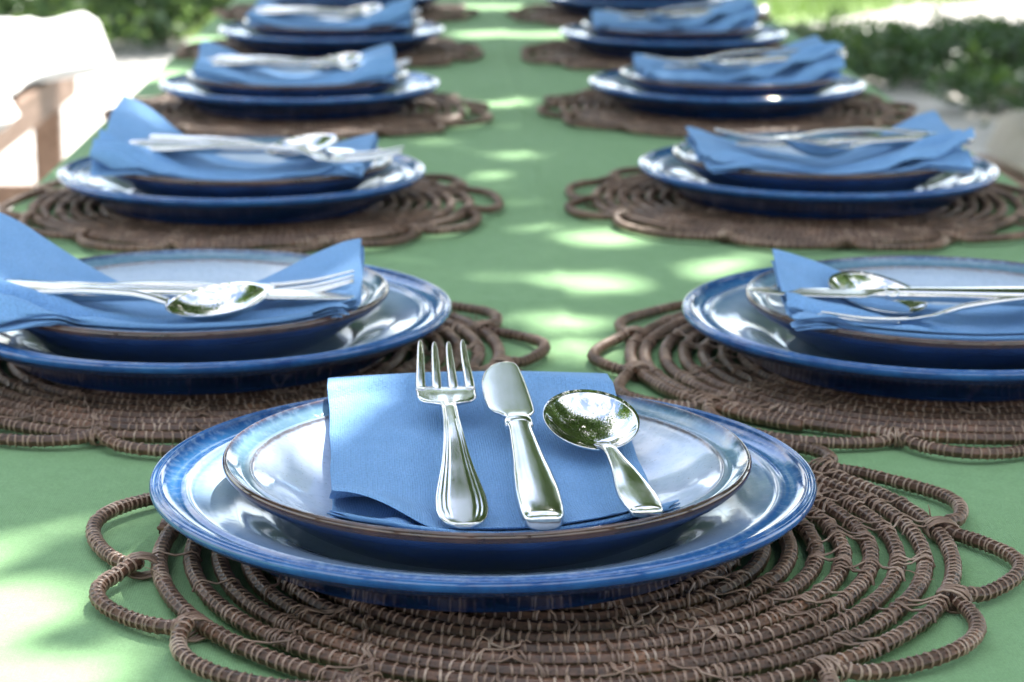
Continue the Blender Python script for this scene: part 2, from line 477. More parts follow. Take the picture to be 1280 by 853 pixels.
def make_fork():
    hx = [0, .0015, .004, .009, .016, .025, .036, .050, .066, .085, .105, .120, .130]
    hw = [2.0, 5.2, 7.4, 9.2, 10.0, 9.8, 8.6, 6.8, 5.2, 4.0, 3.3, 3.2, 3.7]
    zx = [0, .02, .05, .085, .115, .135, .150, .170, .195]
    zz = [0, .6, 2.8, 5.2, 3.9, .3, -1.0, .8, 6.5]
    W = tabf(hx, hw, .001); Z = tabf(zx, zz, .001)
    T = tabf([0, .02, .06, .11, .132], [2.4, 2.9, 3.0, 3.4, 2.8], .001)
    hb = MB()
    loft_strip(hb, lin(0, .1325, 130), lambda y: -W(y), W, Z, T, nx=40, groove=lambda s, y: thread(s, y, W(y)), expo=2.6)
    px = [.1275, .130, .1335, .137, .142, .150, .1535]
    pw = [3.6, 5.6, 10.2, 12.2, 12.9, 12.9, 12.8]
    PW = tabf(px, pw, .001)
    mb = MB()
    loft_strip(mb, lin(.1275, .1535, 26), lambda y: -PW(y), PW, Z, lambda y: .0026 - .0004 * smooth01(y, .13, .15), nx=24, expo=3.2,
               dish=lambda s, y: .0009 * s * s * smooth01(y, .13, .145))
    for c in (-10.6, -3.55, 3.55, 10.6):
        c *= .001
        wd = tabf([.150, .155, .175, .190, .1945, .1955], [2.35, 2.3, 1.85, 1.35, .9, .35], .001)
        cc = lambda y, c=c: c * (1 - .10 * smooth01(y, .155, .195))
        loft_strip(mb, lin(.1505, .1955, 26), lambda y: cc(y) - wd(y), lambda y: cc(y) + wd(y), lambda y: Z(y) + .0009 * (c / .0106) ** 2, lambda y: .0024 - .0012 * smooth01(y, .16, .1955), nx=10, expo=2.6)
    # round slot bottoms
    for c in (-7.07, 0, 7.07):
        c *= .001
        V = []; F = []
        for k in range(7):
            a = PI * k / 6
            for sgn in (1, -1): V.append(Vector((c + .00135 * math.cos(a) * 1.0, .1546 - .0012 * math.sin(a), Z(.154) + .0010 * sgn + .0009 * (c / .0106) ** 2)))
        for k in range(6):
            F.append((2 * k, 2 * k + 1, 2 * k + 3, 2 * k + 2))
        mb.add(V, F)
    root = empty('fork'); hb.build('handle', M_STEEL, root); mb.build('tines', M_STEEL, root)
    return root

def make_knife():
    root = empty('knife')
    hx = [0, .0012, .004, .012, .024, .040, .060, .080, .094, .100]
    W = tabf(hx, [5.6, 7.0, 8.0, 8.7, 8.8, 8.1, 6.7, 5.6, 5.0, 5.3], .001)
    T = tabf(hx, [5.6, 7.4, 8.6, 9.4, 9.6, 9.0, 7.9, 7.0, 6.4, 6.3], .001)
    hb = MB(); loft_strip(hb, lin(0, .0985, 70), lambda y: -W(y), W, lambda y: 0, T, nx=32, expo=2.5)
    hb.build('handle', M_STEEL, root)
    bb = MB(); BW = tabf([.0975, .099, .101, .103, .1045], [4.9, 5.9, 6.1, 5.9, 5.0], .001)
    loft_strip(bb, lin(.0975, .1045, 16), lambda y: -BW(y), BW, lambda y: 0, lambda y: BW(y) * 1.05, nx=20, expo=2.6)
    bb.build('bolster', M_STEEL, root)
    mb = MB()
    xs = [.1035, .108, .1125, .1155, .122, .135, .150, .162, .170, .1745, .1765]
    L = tabf(xs, [-4.6, -4.8, -6.6, -9.2, -11.0, -11.6, -11.2, -9.4, -6.4, -3.0, 1.0], .001)
    Rr = tabf(xs, [4.6, 5.4, 7.2, 8.2, 8.4, 8.2, 7.8, 7.2, 6.6, 5.4, 2.6], .001)
    T = tabf(xs, [5.0, 3.6, 2.4, 1.9, 1.7, 1.5, 1.4, 1.3, 1.2, 1.1, .8], .001)
    loft_strip(mb, lin(.1035, .1765, 90), L, Rr, lambda y: 0, T, nx=26, expo=4.5)
    mb.build('blade', M_STEEL, root)
    return root

def make_spoon():
    root = empty('spoon')
    hx = [0, .0008, .003, .009, .017, .027, .041, .056, .071, .082, .090]
    W = tabf(hx, [5.4, 6.2, 6.6, 7.3, 7.6, 7.0, 5.4, 4.0, 3.1, 2.9, 3.6], .001)
    T = tabf(hx, [4.2, 4.6, 4.8, 4.8, 4.6, 4.2, 3.8, 3.6, 3.6, 3.5, 2.6], .001)
    Z = tabf([0, .025, .05, .071, .090], [0, 1.2, 3.2, 3.4, 1.2], .001)
    hb = MB(); loft_strip(hb, lin(0, .091, 80), lambda y: -W(y), W, Z, T, nx=28, expo=2.2)
    hb.build('handle', M_STEEL, root)
    # bowl: round dish, two skins and a rim
    mb = MB(); na, nr = 72, 16; cy = .1165; a_, b_ = .0195, .0272; D = .0088; tilt = .22
    def pt(t, ang, off):
        ex = math.cos(ang); ey = math.sin(ang)
        # slightly pointed tip / egg shape
        k = 1 + .05 * ey
        x = a_ * t * ex * k * (1 + .03 * (1 - ey * ey)); y = b_ * t * ey
        z = -D * (1 - t ** 2.3) - off * (.9 - .45 * t * t)
        yy = y * math.cos(tilt) - z * math.sin(tilt); zz = y * math.sin(tilt) + z * math.cos(tilt)
        return Vector((x, cy + yy, zz + .0055))
    for side, off in ((0, 0), (1, .0017)):
        base = len(mb.V)
        mb.V.append(pt(0, 0, off))
        for r in range(1, nr + 1):
            for k in range(na): mb.V.append(pt(r / nr, 2 * PI * k / na, off))
        for k in range(na):
            f = (base, base + 1 + k, base + 1 + (k + 1) % na)
            mb.F.append(f if side == 0 else f[::-1]); mb.M.append(0)
        for r in range(nr - 1):
            for k in range(na):
                a = base + 1 + r * na + k; c = base + 1 + r * na + (k + 1) % na
                f = (a, a + na, c + na, c)
                mb.F.append(f if side == 0 else f[::-1]); mb.M.append(0)
    s0 = 1 + (nr - 1) * na; s1 = s0 + 1 + nr * na
    for k in range(na):
        c = (k + 1) % na
        mb.F.append((s0 + k, s1 + k, s1 + c, s0 + c)); mb.M.append(0)
    mb.build('bowl', M_MIRROR, root)
    return root

# ------------------------------------------------------------------ napkins
def napkin(name, L, W, cx, cy, rz, z0, slope, lifts, axis='u', layers=4, gap=.0013, sag=.004, seed=0, opens=(), wr=.0012, bow=0.0, turn=False, roll=0, near=1, rs=-1):
    """Folded cloth. local +Y runs from the guest to the table's middle. lifts: (u-,v-),(u-,v+),(u+,v-),(u+,v+)."""
    U, Vv = L / 2, W / 2
    q = random.Random(seed)
    ca, sa = math.cos(rz), math.sin(rz)
    def ztop(u, v):
        z = z0 + slope * u
        z -= sag * (1 - (u / U) ** 2)
        z -= bow * (1 - (v / Vv) ** 2)
        for (su, sv, a) in zip((-1, -1, 1, 1), (-1, 1, -1, 1), lifts):
            fu = smooth01(su * u / U, .05, 1.0) ** 1.15; fv = max(0, .5 + .5 * sv * v / Vv)
            z += a * fu * fv ** 1.2
        if roll:
            vn = near * v / Vv; am = roll * (.35 + .65 * (.5 + .5 * rs * u / U)); wv = .06 * math.sin(u * 30 + seed)
            z += am * (math.exp(-((vn - .80 - wv) / .13) ** 2) + .75 * math.exp(-((vn - .36 - 1.6 * wv) / .12) ** 2) - .3 * math.exp(-((vn - .58 - wv) / .09) ** 2))
        z += wr * 1.5 * noise.noise(Vector((u * 16, v * 30, seed * 3.1))) + wr * .35 * noise.noise(Vector((u * 70, v * 60, seed * 5.7)))
        return z
    S = U if axis == 'u' else Vv; C = Vv if axis == 'u' else U
    path = []    # (s, k)
    d = 1; ns = 56
    ext = [S * (1 + q.uniform(-.012, .012)) for _ in range(layers + 1)]
    if opens: ext = [S * (1 + .03 * math.sin(i * 2.1)) for i in range(layers + 1)]
    for k in range(layers):
        e0, e1 = -ext[k] * d, ext[k + 1] * d
        for i in range(ns + 1): path.append((e0 + (e1 - e0) * i / ns, float(k), 0))
        if k < layers - 1:
            for i in range(1, 6):
                a = PI * i / 6; path.append((e1 + d * .5 * gap * math.sin(a) * 1.6, k + .5 - .5 * math.cos(a), 0))
        d = -d
    nc = 46; Vt = []; F = []; UV = []
    slen = 0
    for j, (s, k, _) in enumerate(path):
        if j: slen += math.hypot(s - path[j - 1][0], (k - path[j - 1][1]) * gap)
        for i in range(nc + 1):
            c = -C + 2 * C * i / nc
            c *= 1 + .012 * math.sin(k * 2.7 + seed) + (.01 * noise.noise(Vector((s * 30, k, seed))))
            u, v = (s, c) if axis == 'u' else (c, s)
            u += .0012 * noise.noise(Vector((v * 30, k * .7, seed + 9.))); v += .0012 * noise.noise(Vector((u * 30, k * .7, seed + 4.)))
            gs = 1.0 + .5 * noise.noise(Vector((u * 25, v * 25, seed + 20.)))
            zz = ztop(max(-U, min(U, u)), max(-Vv, min(Vv, v)))
            lift = 0
            if turn:
                wl = smooth01(-v / Vv, .10, 1.0) * smooth01(-u / U, .35, 1.0); wr_ = smooth01(v / Vv, .55, 1.0) * smooth01(-u / U, .5, 1.0)
                if k < .7: u += .030 * wl; zz += .0105 * wl; v -= .010 * wr_; zz += .003 * wr_
                else: zz += wl * (.0055 * math.sin(v * 170 + k * 1.7) + .003 * math.sin(u * 240 + k * 1.3) + (3 - k) * .0022); v -= .004 * wl * math.sin(u * 200 + k * 2); v += .009 * wr_; zz += wr_ * .0045 * math.cos((k - 1) * 1.5)
            for (ou, ov, amt, rad) in opens:
                dd = math.hypot(u - ou * U, v - ov * Vv); w_ = math.exp(-(dd / rad) ** 2)
                gs += amt * w_
                zz += .0014 * amt * w_ * math.sin(k * 2.2 + u * 130 + v * 90) * .9 + w_ * .0022 * amt * .35
            x = cx + u * sa * -1 + v * ca; y = cy + u * ca + v * sa
            z = zz - k * gap * max(.75, gs)
            if abs(c) > C - .008: zz += .0006
            r = math.hypot(x, y)
            if r > .0965:
                al = smooth01(zz - RIM, -.0005, .0045)
                if turn: al = max(al, smooth01(u, -.01, .03))
                r2 = .0965 + (r - .0965) * (al + (1 - al) * .12); x *= r2 / r; y *= r2 / r; r = r2
            lg = max(.0008, gap * .62); fl = plate_h(r) + .0007 + (layers - 1 - k) * lg
            if r < .107: z = max(z, fl)
            else: z = max(z, RIM + .0012 + (layers - 1 - k) * lg - .12 * (r - .107))
            Vt.append((x, y, z)); UV.append((slen, c))
    m = nc + 1
    for j in range(len(path) - 1):
        for i in range(nc):
            a = j * m + i; F.append((a, a + 1, a + m + 1, a + m))
    o = mesh_obj(name, Vt, F, M_NAP, None, True, None, UV)
    so = o.modifiers.new('thickness', 'SOLIDIFY'); so.thickness = .00065; so.offset = 0
    ss = o.modifiers.new('soft', 'SUBSURF'); ss.levels = 1; ss.render_levels = 1
    return o

# ------------------------------------------------------------------ place everything on the table
dinner0 = plate('dinner_plate', D_TOP, D_LIP, D_UND, [M_DINNER, M_LIPD, M_UNDER], 176)
salad0 = plate('salad_plate', S_TOP, S_LIP, S_UND, [M_SALAD, M_LIPS, M_UNDER], 160)
mat0 = make_mat()
fork0, knife0, spoon0 = make_fork(), make_knife(), make_spoon()
used = {}
def inst(src):
    if src.name not in used: used[src.name] = 1; return src
    return copy_tree(src)

def lay(src, setting, tail, head, z, rise, roll=0.0):
    """Lay a piece of cutlery: tail/head xy in the setting's frame, z of the tail's centre line, rise to the head."""
    px, py, rot = setting
    d = Vector((head[0] - tail[0], head[1] - tail[1]))
    o = inst(src)
    ca, sa = math.cos(rot), math.sin(rot)
    o.location = (px + tail[0] * ca - tail[1] * sa, py + tail[0] * sa + tail[1] * ca, z)
    yaw = math.atan2(-d.x, d.y) + rot
    pitch = math.atan2(rise, d.length)
    o.rotation_mode = 'XYZ'
    M = Matrix.Rotation(yaw, 4, 'Z') @ Matrix.Rotation(pitch, 4, 'X') @ Matrix.Rotation(roll, 4, 'Y')
    o.rotation_euler = M.to_euler('XYZ')
    return o

Lr, Rr_ = -PI / 2, PI / 2
# name: (x, y, rotation, mat offset xy, mat spin, salad offset xy, wording)
SET = {
 'F':  (.0149, .872, 0.0, (.027, -.012), .10, (.0015, -.002), 'the setting at the head of the table'),
 'L1': (-.1324, 1.181, Lr, (.000, .000), .35, (-.006, .002), 'the nearest setting of the left row'),
 'R1': (.262, 1.165, Rr_, (.000, .006), 1.22, (.006, -.002), 'the nearest setting of the right row'),
 'L2': (-.151, 1.639, Lr, (.006, .006), 1.9, (.004, -.004), 'the second setting of the left row'),
 'R2': (.280, 1.663, Rr_, (-.006, -.002), 2.6, (-.002, .002), 'the second setting of the right row'),
 'L3': (-.142, 2.164, Lr, (.000, -.004), 3.1, (-.002, .001), 'the third setting of the left row'),
 'R3': (.274, 2.175, Rr_, (.000, .002), 4.0, (.003, .002), 'the third setting of the right row'),
 'L4': (-.138, 2.690, Lr, (.000, .000), 4.7, (.002, .003), 'the fourth setting of the left row'),
 'R4': (.270, 2.665, Rr_, (.000, .004), 5.3, (-.002, .001), 'the fourth setting of the right row'),
 'L5': (-.140, 3.200, Lr, (.000, .000), .8, (.002, .001), 'the farthest left setting'),
 'R5': (.270, 3.170, Rr_, (.000, .000), 5.9, (.001, .001), 'the farthest right setting'),
}
NAP = {  # L, W, cx, cy, rz, z0-RIM, slope, lifts, axis, sag, opens
 'F':  dict(L=.192, W=.126, cx=-.0008, cy=.0095, rz=.060, z0=-.0045, slope=.048, lifts=(.001, -.001, .003, .004), axis='u', layers=4, gap=.0024, sag=.0035, opens=((-1.0, -.85, 2.0, .030), (-1.0, .95, 1.0, .016)), wr=.0018, turn=True),
 'L1': dict(L=.205, W=.118, cx=.036, cy=-.010, rz=.02, z0=.001, slope=-.02, lifts=(.036, .004, .023, -.004), axis='v', layers=4, gap=.0030, sag=.010, opens=((-.6, 1.0, 1.6, .05),), wr=.0022, roll=.0125, near=1, rs=-1),
 'R1': dict(L=.205, W=.118, cx=-.038, cy=-.010, rz=-.04, z0=.001, slope=-.01, lifts=(.006, .018, -.006, .022), axis='v', layers=4, gap=.0030, sag=.011, opens=((.6, -1.0, 2.6, .035),), wr=.003, roll=.010, near=-1, rs=1),
 'L2': dict(L=.192, W=.115, cx=.026, cy=-.004, rz=-.06, z0=.002, slope=-.02, lifts=(.040, .012, .016, .001), axis='v', layers=4, gap=.0034, sag=.010, opens=((-.8, 1.0, 2.0, .05), (.9, 1.0, 1.5, .04)), wr=.003, roll=.0095, near=1, rs=-1),
 'R2': dict(L=.192, W=.115, cx=-.028, cy=-.004, rz=.05, z0=.002, slope=-.02, lifts=(.012, .022, .004, .016), axis='v', layers=4, gap=.0034, sag=.009, opens=((-.9, -1.0, 2.6, .05), (.8, -.9, 2.6, .04)), wr=.003, roll=.0085, near=-1, rs=-1),
 'L3': dict(L=.188, W=.120, cx=.015, cy=.0, rz=.05, z0=.004, slope=.0, lifts=(.022, .010, .020, .010), axis='v', layers=4, gap=.0034, sag=.009, opens=((.9, 1., 2.4, .05),), wr=.003, roll=.009, near=1, rs=1),
 'R3': dict(L=.188, W=.115, cx=-.010, cy=-.004, rz=.05, z0=.006, slope=-.07, lifts=(.014, .018, .003, .012), axis='v', layers=4, gap=.0034, sag=.004, opens=((-.5, -1., 2.4, .06),), wr=.003, roll=.009, near=-1, rs=-1),
 'L4': dict(L=.190, W=.120, cx=.010, cy=.0, rz=-.03, z0=.004, slope=.0, lifts=(.020, .008, .022, .014), axis='v', layers=4, gap=.0034, sag=.009, opens=((.9, 1., 2.4, .05),), wr=.003, roll=.009, near=1, rs=1),
 'R4': dict(L=.188, W=.115, cx=-.010, cy=.0, rz=-.04, z0=.006, slope=-.07, lifts=(.012, .018, .005, .012), axis='v', layers=4, gap=.0034, sag=.004, opens=((-.5, -1., 2.4, .06),), wr=.003, roll=.009, near=-1, rs=-1),
 'L5': dict(L=.200, W=.115, cx=.005, cy=.0, rz=.04, z0=.004, slope=.0, lifts=(.014, .008, .020, .012), axis='v', layers=4, gap=.0022, sag=.007, wr=.003),
 'R5': dict(L=.200, W=.115, cx=-.005, cy=.0, rz=.03, z0=.004, slope=.0, lifts=(.014, .008, .012, .012), axis='v', layers=4, gap=.0022, sag=.007, wr=.003),
}
NLOOK = {'F': 'flat blue napkin bunched at one corner on ',
 'L1': 'blue napkin with two raised pointed ends on ', 'R1': 'blue napkin with a rounded raised corner on ',
 'L2': 'blue napkin with one tall pointed left corner on ', 'R2': 'blue napkin with a peaked right corner on ',
 'L3': 'blurred blue napkin lifted at both ends on ', 'R3': 'blurred blue napkin sloping up to the right on ',
 'L4': 'blurred blue napkin lifted at both ends on ', 'R4': 'blurred blue napkin sloping up to the right on ',
 'L5': 'blurred blue napkin on ', 'R5': 'blurred blue napkin on '}
# cutlery: kind -> (tail, head, z above RIM of the tail, rise, roll)
CUT = {
 'F':  dict(fork=((-.0085, -.0895), (-.0175, .105), -.0030, .0160, 0), knife=((.0210, -.0900), (.0096, .084), -.0015, .0165, 0), spoon=((.0590, -.0885), (.0420, .060), .0018, -.0022, 0)),
 'L1': dict(knife=((.040, -.092), (.046, .092), .0075, -.002, .0), spoon=((.052, -.100), (.074, .055), .0130, -.0115, .2), fork=((.031, -.112), (.027, .074), .0020, .003, .1)),
 'R1': dict(knife=((-.022, -.072), (-.030, .104), .0030, .006, .0), spoon=((-.016, -.084), (-.008, .076), .0010, -.003, -.3), fork=((-.036, -.118), (-.066, .054), .0080, -.009, .3)),
 'L2': dict(knife=((.030, -.080), (.022, .090), .0130, -.006, .0), spoon=((.014, -.070), (.036, .088), .0160, -.010, .2), fork=((.044, -.075), (.060, .100), .0140, -.006, .1)),
 'R2': dict(knife=((-.018, -.112), (-.020, .062), .0140, -.005, 0), spoon=((-.030, -.108), (-.050, .040), .0150, -.008, .1), fork=((-.004, -.118), (.000, .076), .0150, -.005, .1)),
 'L3': dict(knife=((.030, -.090), (.020, .085), .0130, -.004, 0), spoon=((.012, -.080), (.030, .080), .0150, -.008, .2), fork=((.044, -.088), (.050, .100), .0140, -.004, .1)),
 'R3': dict(knife=((-.020, -.112), (-.024, .062), .0200, -.012, 0), spoon=((-.040, -.106), (-.052, .056), .0180, -.012, .1), fork=((-.002, -.115), (-.004, .080), .0220, -.013, .1)),
 'L4': dict(knife=((.030, -.088), (.020, .085), .0130, -.004, 0), spoon=((.012, -.080), (.030, .080), .0150, -.008, .2), fork=((.044, -.088), (.050, .100), .0140, -.004, .1)),
 'R4': dict(knife=((-.020, -.110), (-.024, .062), .0200, -.012, 0), spoon=((-.040, -.106), (-.052, .056), .0180, -.012, .1), fork=((-.002, -.115), (-.004, .080), .0220, -.013, .1)),
}
KLOOK = {'F': {'fork': 'steel fork left of the knife in ', 'knife': 'broad steel knife between fork and spoon in ', 'spoon': 'round steel spoon mirroring the trees in '}}
for key, (px, py, rot, mo, spin, so, words) in SET.items():
    st = (px, py, rot)
    m = inst(mat0); m.location = (px + mo[0], py + mo[1], CL + .0002); m.rotation_euler = (0, 0, spin); m.scale = (1.04, 1.04, 1.0)
    tag(m, 'round woven brown vine placemat under ' + words, 'placemat', 'woven placemats on the green tablecloth')
    d = inst(dinner0); d.location = (px, py, DZ0); d.rotation_euler = (0, 0, rot + spin * 2)
    tag(d, 'large blue rimmed glazed dinner plate of ' + words, 'plate', 'large blue dinner plates')
    s = inst(salad0); s.location = (px + so[0], py + so[1], SZ0); s.rotation_euler = (0, 0, rot + spin * 3)
    tag(s, 'small brown edged plate on top in ' + words, 'plate', 'small plates stacked on dinner plates')
    P = dict(NAP[key]); P['z0'] += RIM
    nk = napkin('napkin', seed=len(key) + ord(key[0]) % 7 + (int(key[1]) if len(key) > 1 else 0), **P)
    nk.location = (px + so[0], py + so[1], 0); nk.rotation_euler = (0, 0, rot)
    tag(nk, NLOOK[key] + words, 'napkin', 'folded blue napkins')
    for kind, src in (('fork', fork0), ('knife', knife0), ('spoon', spoon0)):
        if key not in CUT: continue
        t, h, z, rise, roll = CUT[key][kind]
        o = lay(src, st, t, h, RIM + z, rise, roll)
        lab = KLOOK.get(key, {}).get(kind, 'shiny steel %s lying on the napkin of ' % kind) + words
        tag(o, lab, kind, kind + ('s' if kind != 'knife' else '') .replace('knifes', 'knives') + ' on the napkins')

# ------------------------------------------------------------------ cloth and table
X0, X1, Y0, Y1 = -.322, .458, .56, 3.72
def tablecloth():
    V = []; F = []; nx, ny = 200, 560
    def zt(x, y): return CL + .0006 * noise.noise(Vector((x * 5, y * 3, 0))) + .0005 * noise.noise(Vector((x * 21, y * 15, 3))) - .0010 + .0011 * math.exp(-((x - .071 - .002 * math.sin(y * 9)) / .0045) ** 2) + .0008 * math.exp(-((y - 1.335) / .0055) ** 2)
    for j in range(ny + 1):
        for i in range(nx + 1):
            x = X0 + (X1 - X0) * i / nx; y = Y0 + (Y1 - Y0) * j / ny
            V.append(Vector((x, y, zt(x, y))))
    for j in range(ny):
        for i in range(nx):
            a = j * (nx + 1) + i; F.append((a, a + 1, a + nx + 2, a + nx + 1))
    per = [i for i in range(nx)] + [nx + j * (nx + 1) for j in range(ny)] + [ny * (nx + 1) + nx - i for i in range(nx)] + [(ny - j) * (nx + 1) for j in range(ny)]
    cx, cy = (X0 + X1) / 2, (Y0 + Y1) / 2
    prev = per; n = len(per)
    for lev, (out, dz) in enumerate([(.004, .0008), (.008, .005), (.010, .015), (.013, .06), (.018, .12), (.024, .19), (.028, .26), (.030, .30)]):
        cur = []
        for k, vi in enumerate(per):
            p = V[vi]
            ox = -1 if p.x <= X0 + 1e-6 else (1 if p.x >= X1 - 1e-6 else 0); oy = -1 if p.y <= Y0 + 1e-6 else (1 if p.y >= Y1 - 1e-6 else 0)
            o = Vector((ox, oy, 0)).normalized()
            tpar = p.x * 11 + p.y * 9
            w = 1 + min(1, dz / .2) * .9 * math.sin(tpar * 1.9 + 1.3 * math.sin(tpar * .7))
            V.append(Vector((p.x + o.x * out * w, p.y + o.y * out * w, p.z - dz)))
            cur.append(len(V) - 1)
        for k in range(n):
            F.append((prev[k], cur[k], cur[(k + 1) % n], prev[(k + 1) % n]))
        prev = cur
    o = mesh_obj('tablecloth', V, F, M_CLOTH)
    tag(o, 'plain green cotton cloth covering the long dining table', 'tablecloth')
tablecloth()
tb = empty('dining_table', (0, 0, 0)); tag(tb, 'long wooden dining table hidden under the green cloth', 'table')
b = MB(); b.box((X0 + .004, Y0 + .004, CL - .034), (X1 - .004, Y1 - .004, CL - .003), 0, .002); b.build('tabletop', M_WOOD, tb, False)
for x in (X0 + .06, X1 - .06):
    for y in (Y0 + .1, (Y0 + Y1) / 2, Y1 - .1):
        b = MB(); b.box((x - .03, y - .03, 0.0), (x + .03, y + .03, CL - .036), 0, .003); b.build('leg', M_WOOD, tb, False)

# ------------------------------------------------------------------ benches and cushions
def bench(x0, x1, y0, y1, label, slatdir=1):
    o = empty('wooden_bench', ((x0 + x1) / 2, (y0 + y1) / 2, 0)); tag(o, label, 'bench', 'wooden benches beside the table')
    ox, oy = o.location.x, o.location.y
    def bx(name, lo, hi, bev=.004):
        m = MB(); m.box((lo[0] - ox, lo[1] - oy, lo[2]), (hi[0] - ox, hi[1] - oy, hi[2]), 0, bev); return m.build(name, M_WOOD, o, False)
    for xa, xb in ((x0, x0 + .03), (x1 - .03, x1)): bx('side_rail', (xa, y0, .372), (xb, y1, .450))
    for ya, yb in ((y0, y0 + .03), (y1 - .03, y1)): bx('end_rail', (x0 + .032, ya, .375), (x1 - .032, yb, .447))
    w = (x1 - x0 - .08) / 5
    for i in range(5): bx('slat', (x0 + .04 + i * w, y0 + .034, .428), (x0 + .04 + i * w + w - .012, y1 - .034, .446), .003)
    n = 3
    for i in range(n):
        y = y0 + .02 + (y1 - y0 - .10) * i / (n - 1)
        for x in (x0 + .033, x1 - .093): bx('leg', (x, y + .012, 0), (x + .06, y + .06, .426), .003)
        bx('cross_bar', (x0 + .096, y + .02, .12), (x1 - .096, y + .05, .17), .003)
    return o
def cushion(x0, x1, y0, y1, z, th, label, seed, rows, m_=None):
    V = []; F = []; nx, ny = 28, 70
    for side in (0, 1):
        for j in range(ny + 1):
            for i in range(nx + 1):
                a, b_ = i / nx, j / ny
                ex = min(a, 1 - a) * (x1 - x0); ey = min(b_, 1 - b_) * (y1 - y0)
                e = min(ex, .05) / .05; g = min(ey, .05) / .05
                prof = (1 - (1 - e) ** 2) ** .5 * (1 - (1 - g) ** 2) ** .5
                x = x0 + (x1 + (.12 * smooth01(b_, .62, .95) if x1 < 0 else 0) - x0) * a; y = y0 + (y1 - y0) * b_
                seam = abs(((b_ * rows) % 1) - .5) * 2
                lump = 1 - .35 * smooth01(seam, .85, 1.0)
                n_ = noise.noise(Vector((x * 6, y * 6, seed)))
                if side: zz = z + th * (.25 + .75 * prof * lump) + (.030 * n_ + .016 * noise.noise(Vector((x * 17, y * 9, seed)))) * prof
                else: zz = z + th * .25 - th * .25 * prof
                if e < .999 or g < .999:
                    x += .02 * noise.noise(Vector((y * 5, seed, 1))) * (1 if a > .5 else -1) * (1 - e)
                V.append((x, y, zz))
    m = (nx + 1) * (ny + 1)
    for j in range(ny):
        for i in range(nx):
            a = j * (nx + 1) + i
            F.append((m + a, m + a + 1, m + a + nx + 2, m + a + nx + 1)); F.append((a, a + nx + 1, a + nx + 2, a + 1))
    per = [i for i in range(nx)] + [nx + j * (nx + 1) for j in range(ny)] + [ny * (nx + 1) + nx - i for i in range(nx)] + [(ny - j) * (nx + 1) for j in range(ny)]
    for k in range(len(per)):
        a, c = per[k], per[(k + 1) % len(per)]; F.append((a, c, m + c, m + a))
    o = mesh_obj('cushion', V, F, m_ or M_CUSH); tag(o, label, 'cushion', 'white seat cushions'); return o
bench(-1.45, -.863, 3.45, 5.22, 'brown wooden bench beyond the left edge of the table')
cushion(-1.50, -.865, 4.22, 5.02, .452, .12, 'white cushion on the far end of the left bench', 1.0, 2)
cushion(-1.48, -.90, 3.40, 4.12, .452, .11, 'white cushion on the near end of the left bench', 6.0, 2)
bench(.93, 1.45, 2.1, 3.86, 'wooden bench at the right edge of the picture')
cushion(.925, 1.45, 2.1, 3.80, .452, .09, 'beige cushion on the bench at the right edge of the picture', 3.0, 3, M_BEIGE)

# ------------------------------------------------------------------ ground
def sheet(name, x0, x1, y0, y1, z, m, n=2, kind='structure'):
    V = []; F = []
    for j in range(n + 1):
        for i in range(n + 1): V.append((x0 + (x1 - x0) * i / n, y0 + (y1 - y0) * j / n, z))
    for j in range(n):
        for i in range(n):
            a = j * (n + 1) + i; F.append((a, a + 1, a + n + 2, a + n + 1))
    return tag(mesh_obj(name, V, F, m, None, False), kind=kind)
sheet('ground', -300, 300, -300, 300, 0, M_GROUND)
V = []; F = []
bd = [(-9, 10.4), (-5, 9.6), (-2.5, 9.4), (-1, 10.2), (.5, 10.0), (1.1, 10.5), (1.8, 10.9), (2.3, 11.6), (2.7, 13.5), (3.4, 17), (6, 22), (7, 60), (-40, 60), (-40, 12)]
V = [(x, y, .004) for x, y in bd]; o = mesh_obj('lawn', V, [tuple(range(len(bd)))], M_LAWN, None, False); tag(o, kind='structure')
def tri_leaves(mb, c, d, L, W, q):
    """one leaf: a folded rhombus"""
    a = Vector((q.gauss(0, 1), q.gauss(0, 1), q.gauss(0, 1))); a = (a - d * a.dot(d)).normalized()
    n = d.cross(a)
    p0 = c; p1 = c + d * L * .5 + a * W * .5 + n * W * .1; p2 = c + d * L; p3 = c + d * L * .5 - a * W * .5 + n * W * .1
    b = len(mb.V); mb.V += [p0, p1, p2, p3]; mb.F += [(b, b + 1, b + 2), (b, b + 2, b + 3)]; mb.M += [0, 0]
q = random.Random(3)
gm = MB()
for i in range(26000):
    x = q.uniform(-3.5, 3.2); y = 9.5 + 5.5 * q.random() ** 1.3
    if x > 2.0 and y < 9.6 + (x - 2.0) * 2.6: continue
    if x < 1.1 and y < 10.0: continue
    if x > 1.0 and y < 10.5 + max(0, x - 1.0) * .8: continue
    h = q.uniform(.04, .10); a = q.uniform(0, 2 * PI); w = .006
    t = Vector((q.uniform(-.04, .04), q.uniform(-.04, .04), h))
    dx = Vector((math.cos(a) * w, math.sin(a) * w, 0)); p = Vector((x, y, .003))
    bI = len(gm.V); gm.V += [p - dx, p + dx, p + t]; gm.F.append((bI, bI + 1, bI + 2)); gm.M.append(0)
go = gm.build('grass', M_GRASS, None, False); tag(go, 'sunlit green grass beyond the far end of the table', 'grass', kind='stuff')

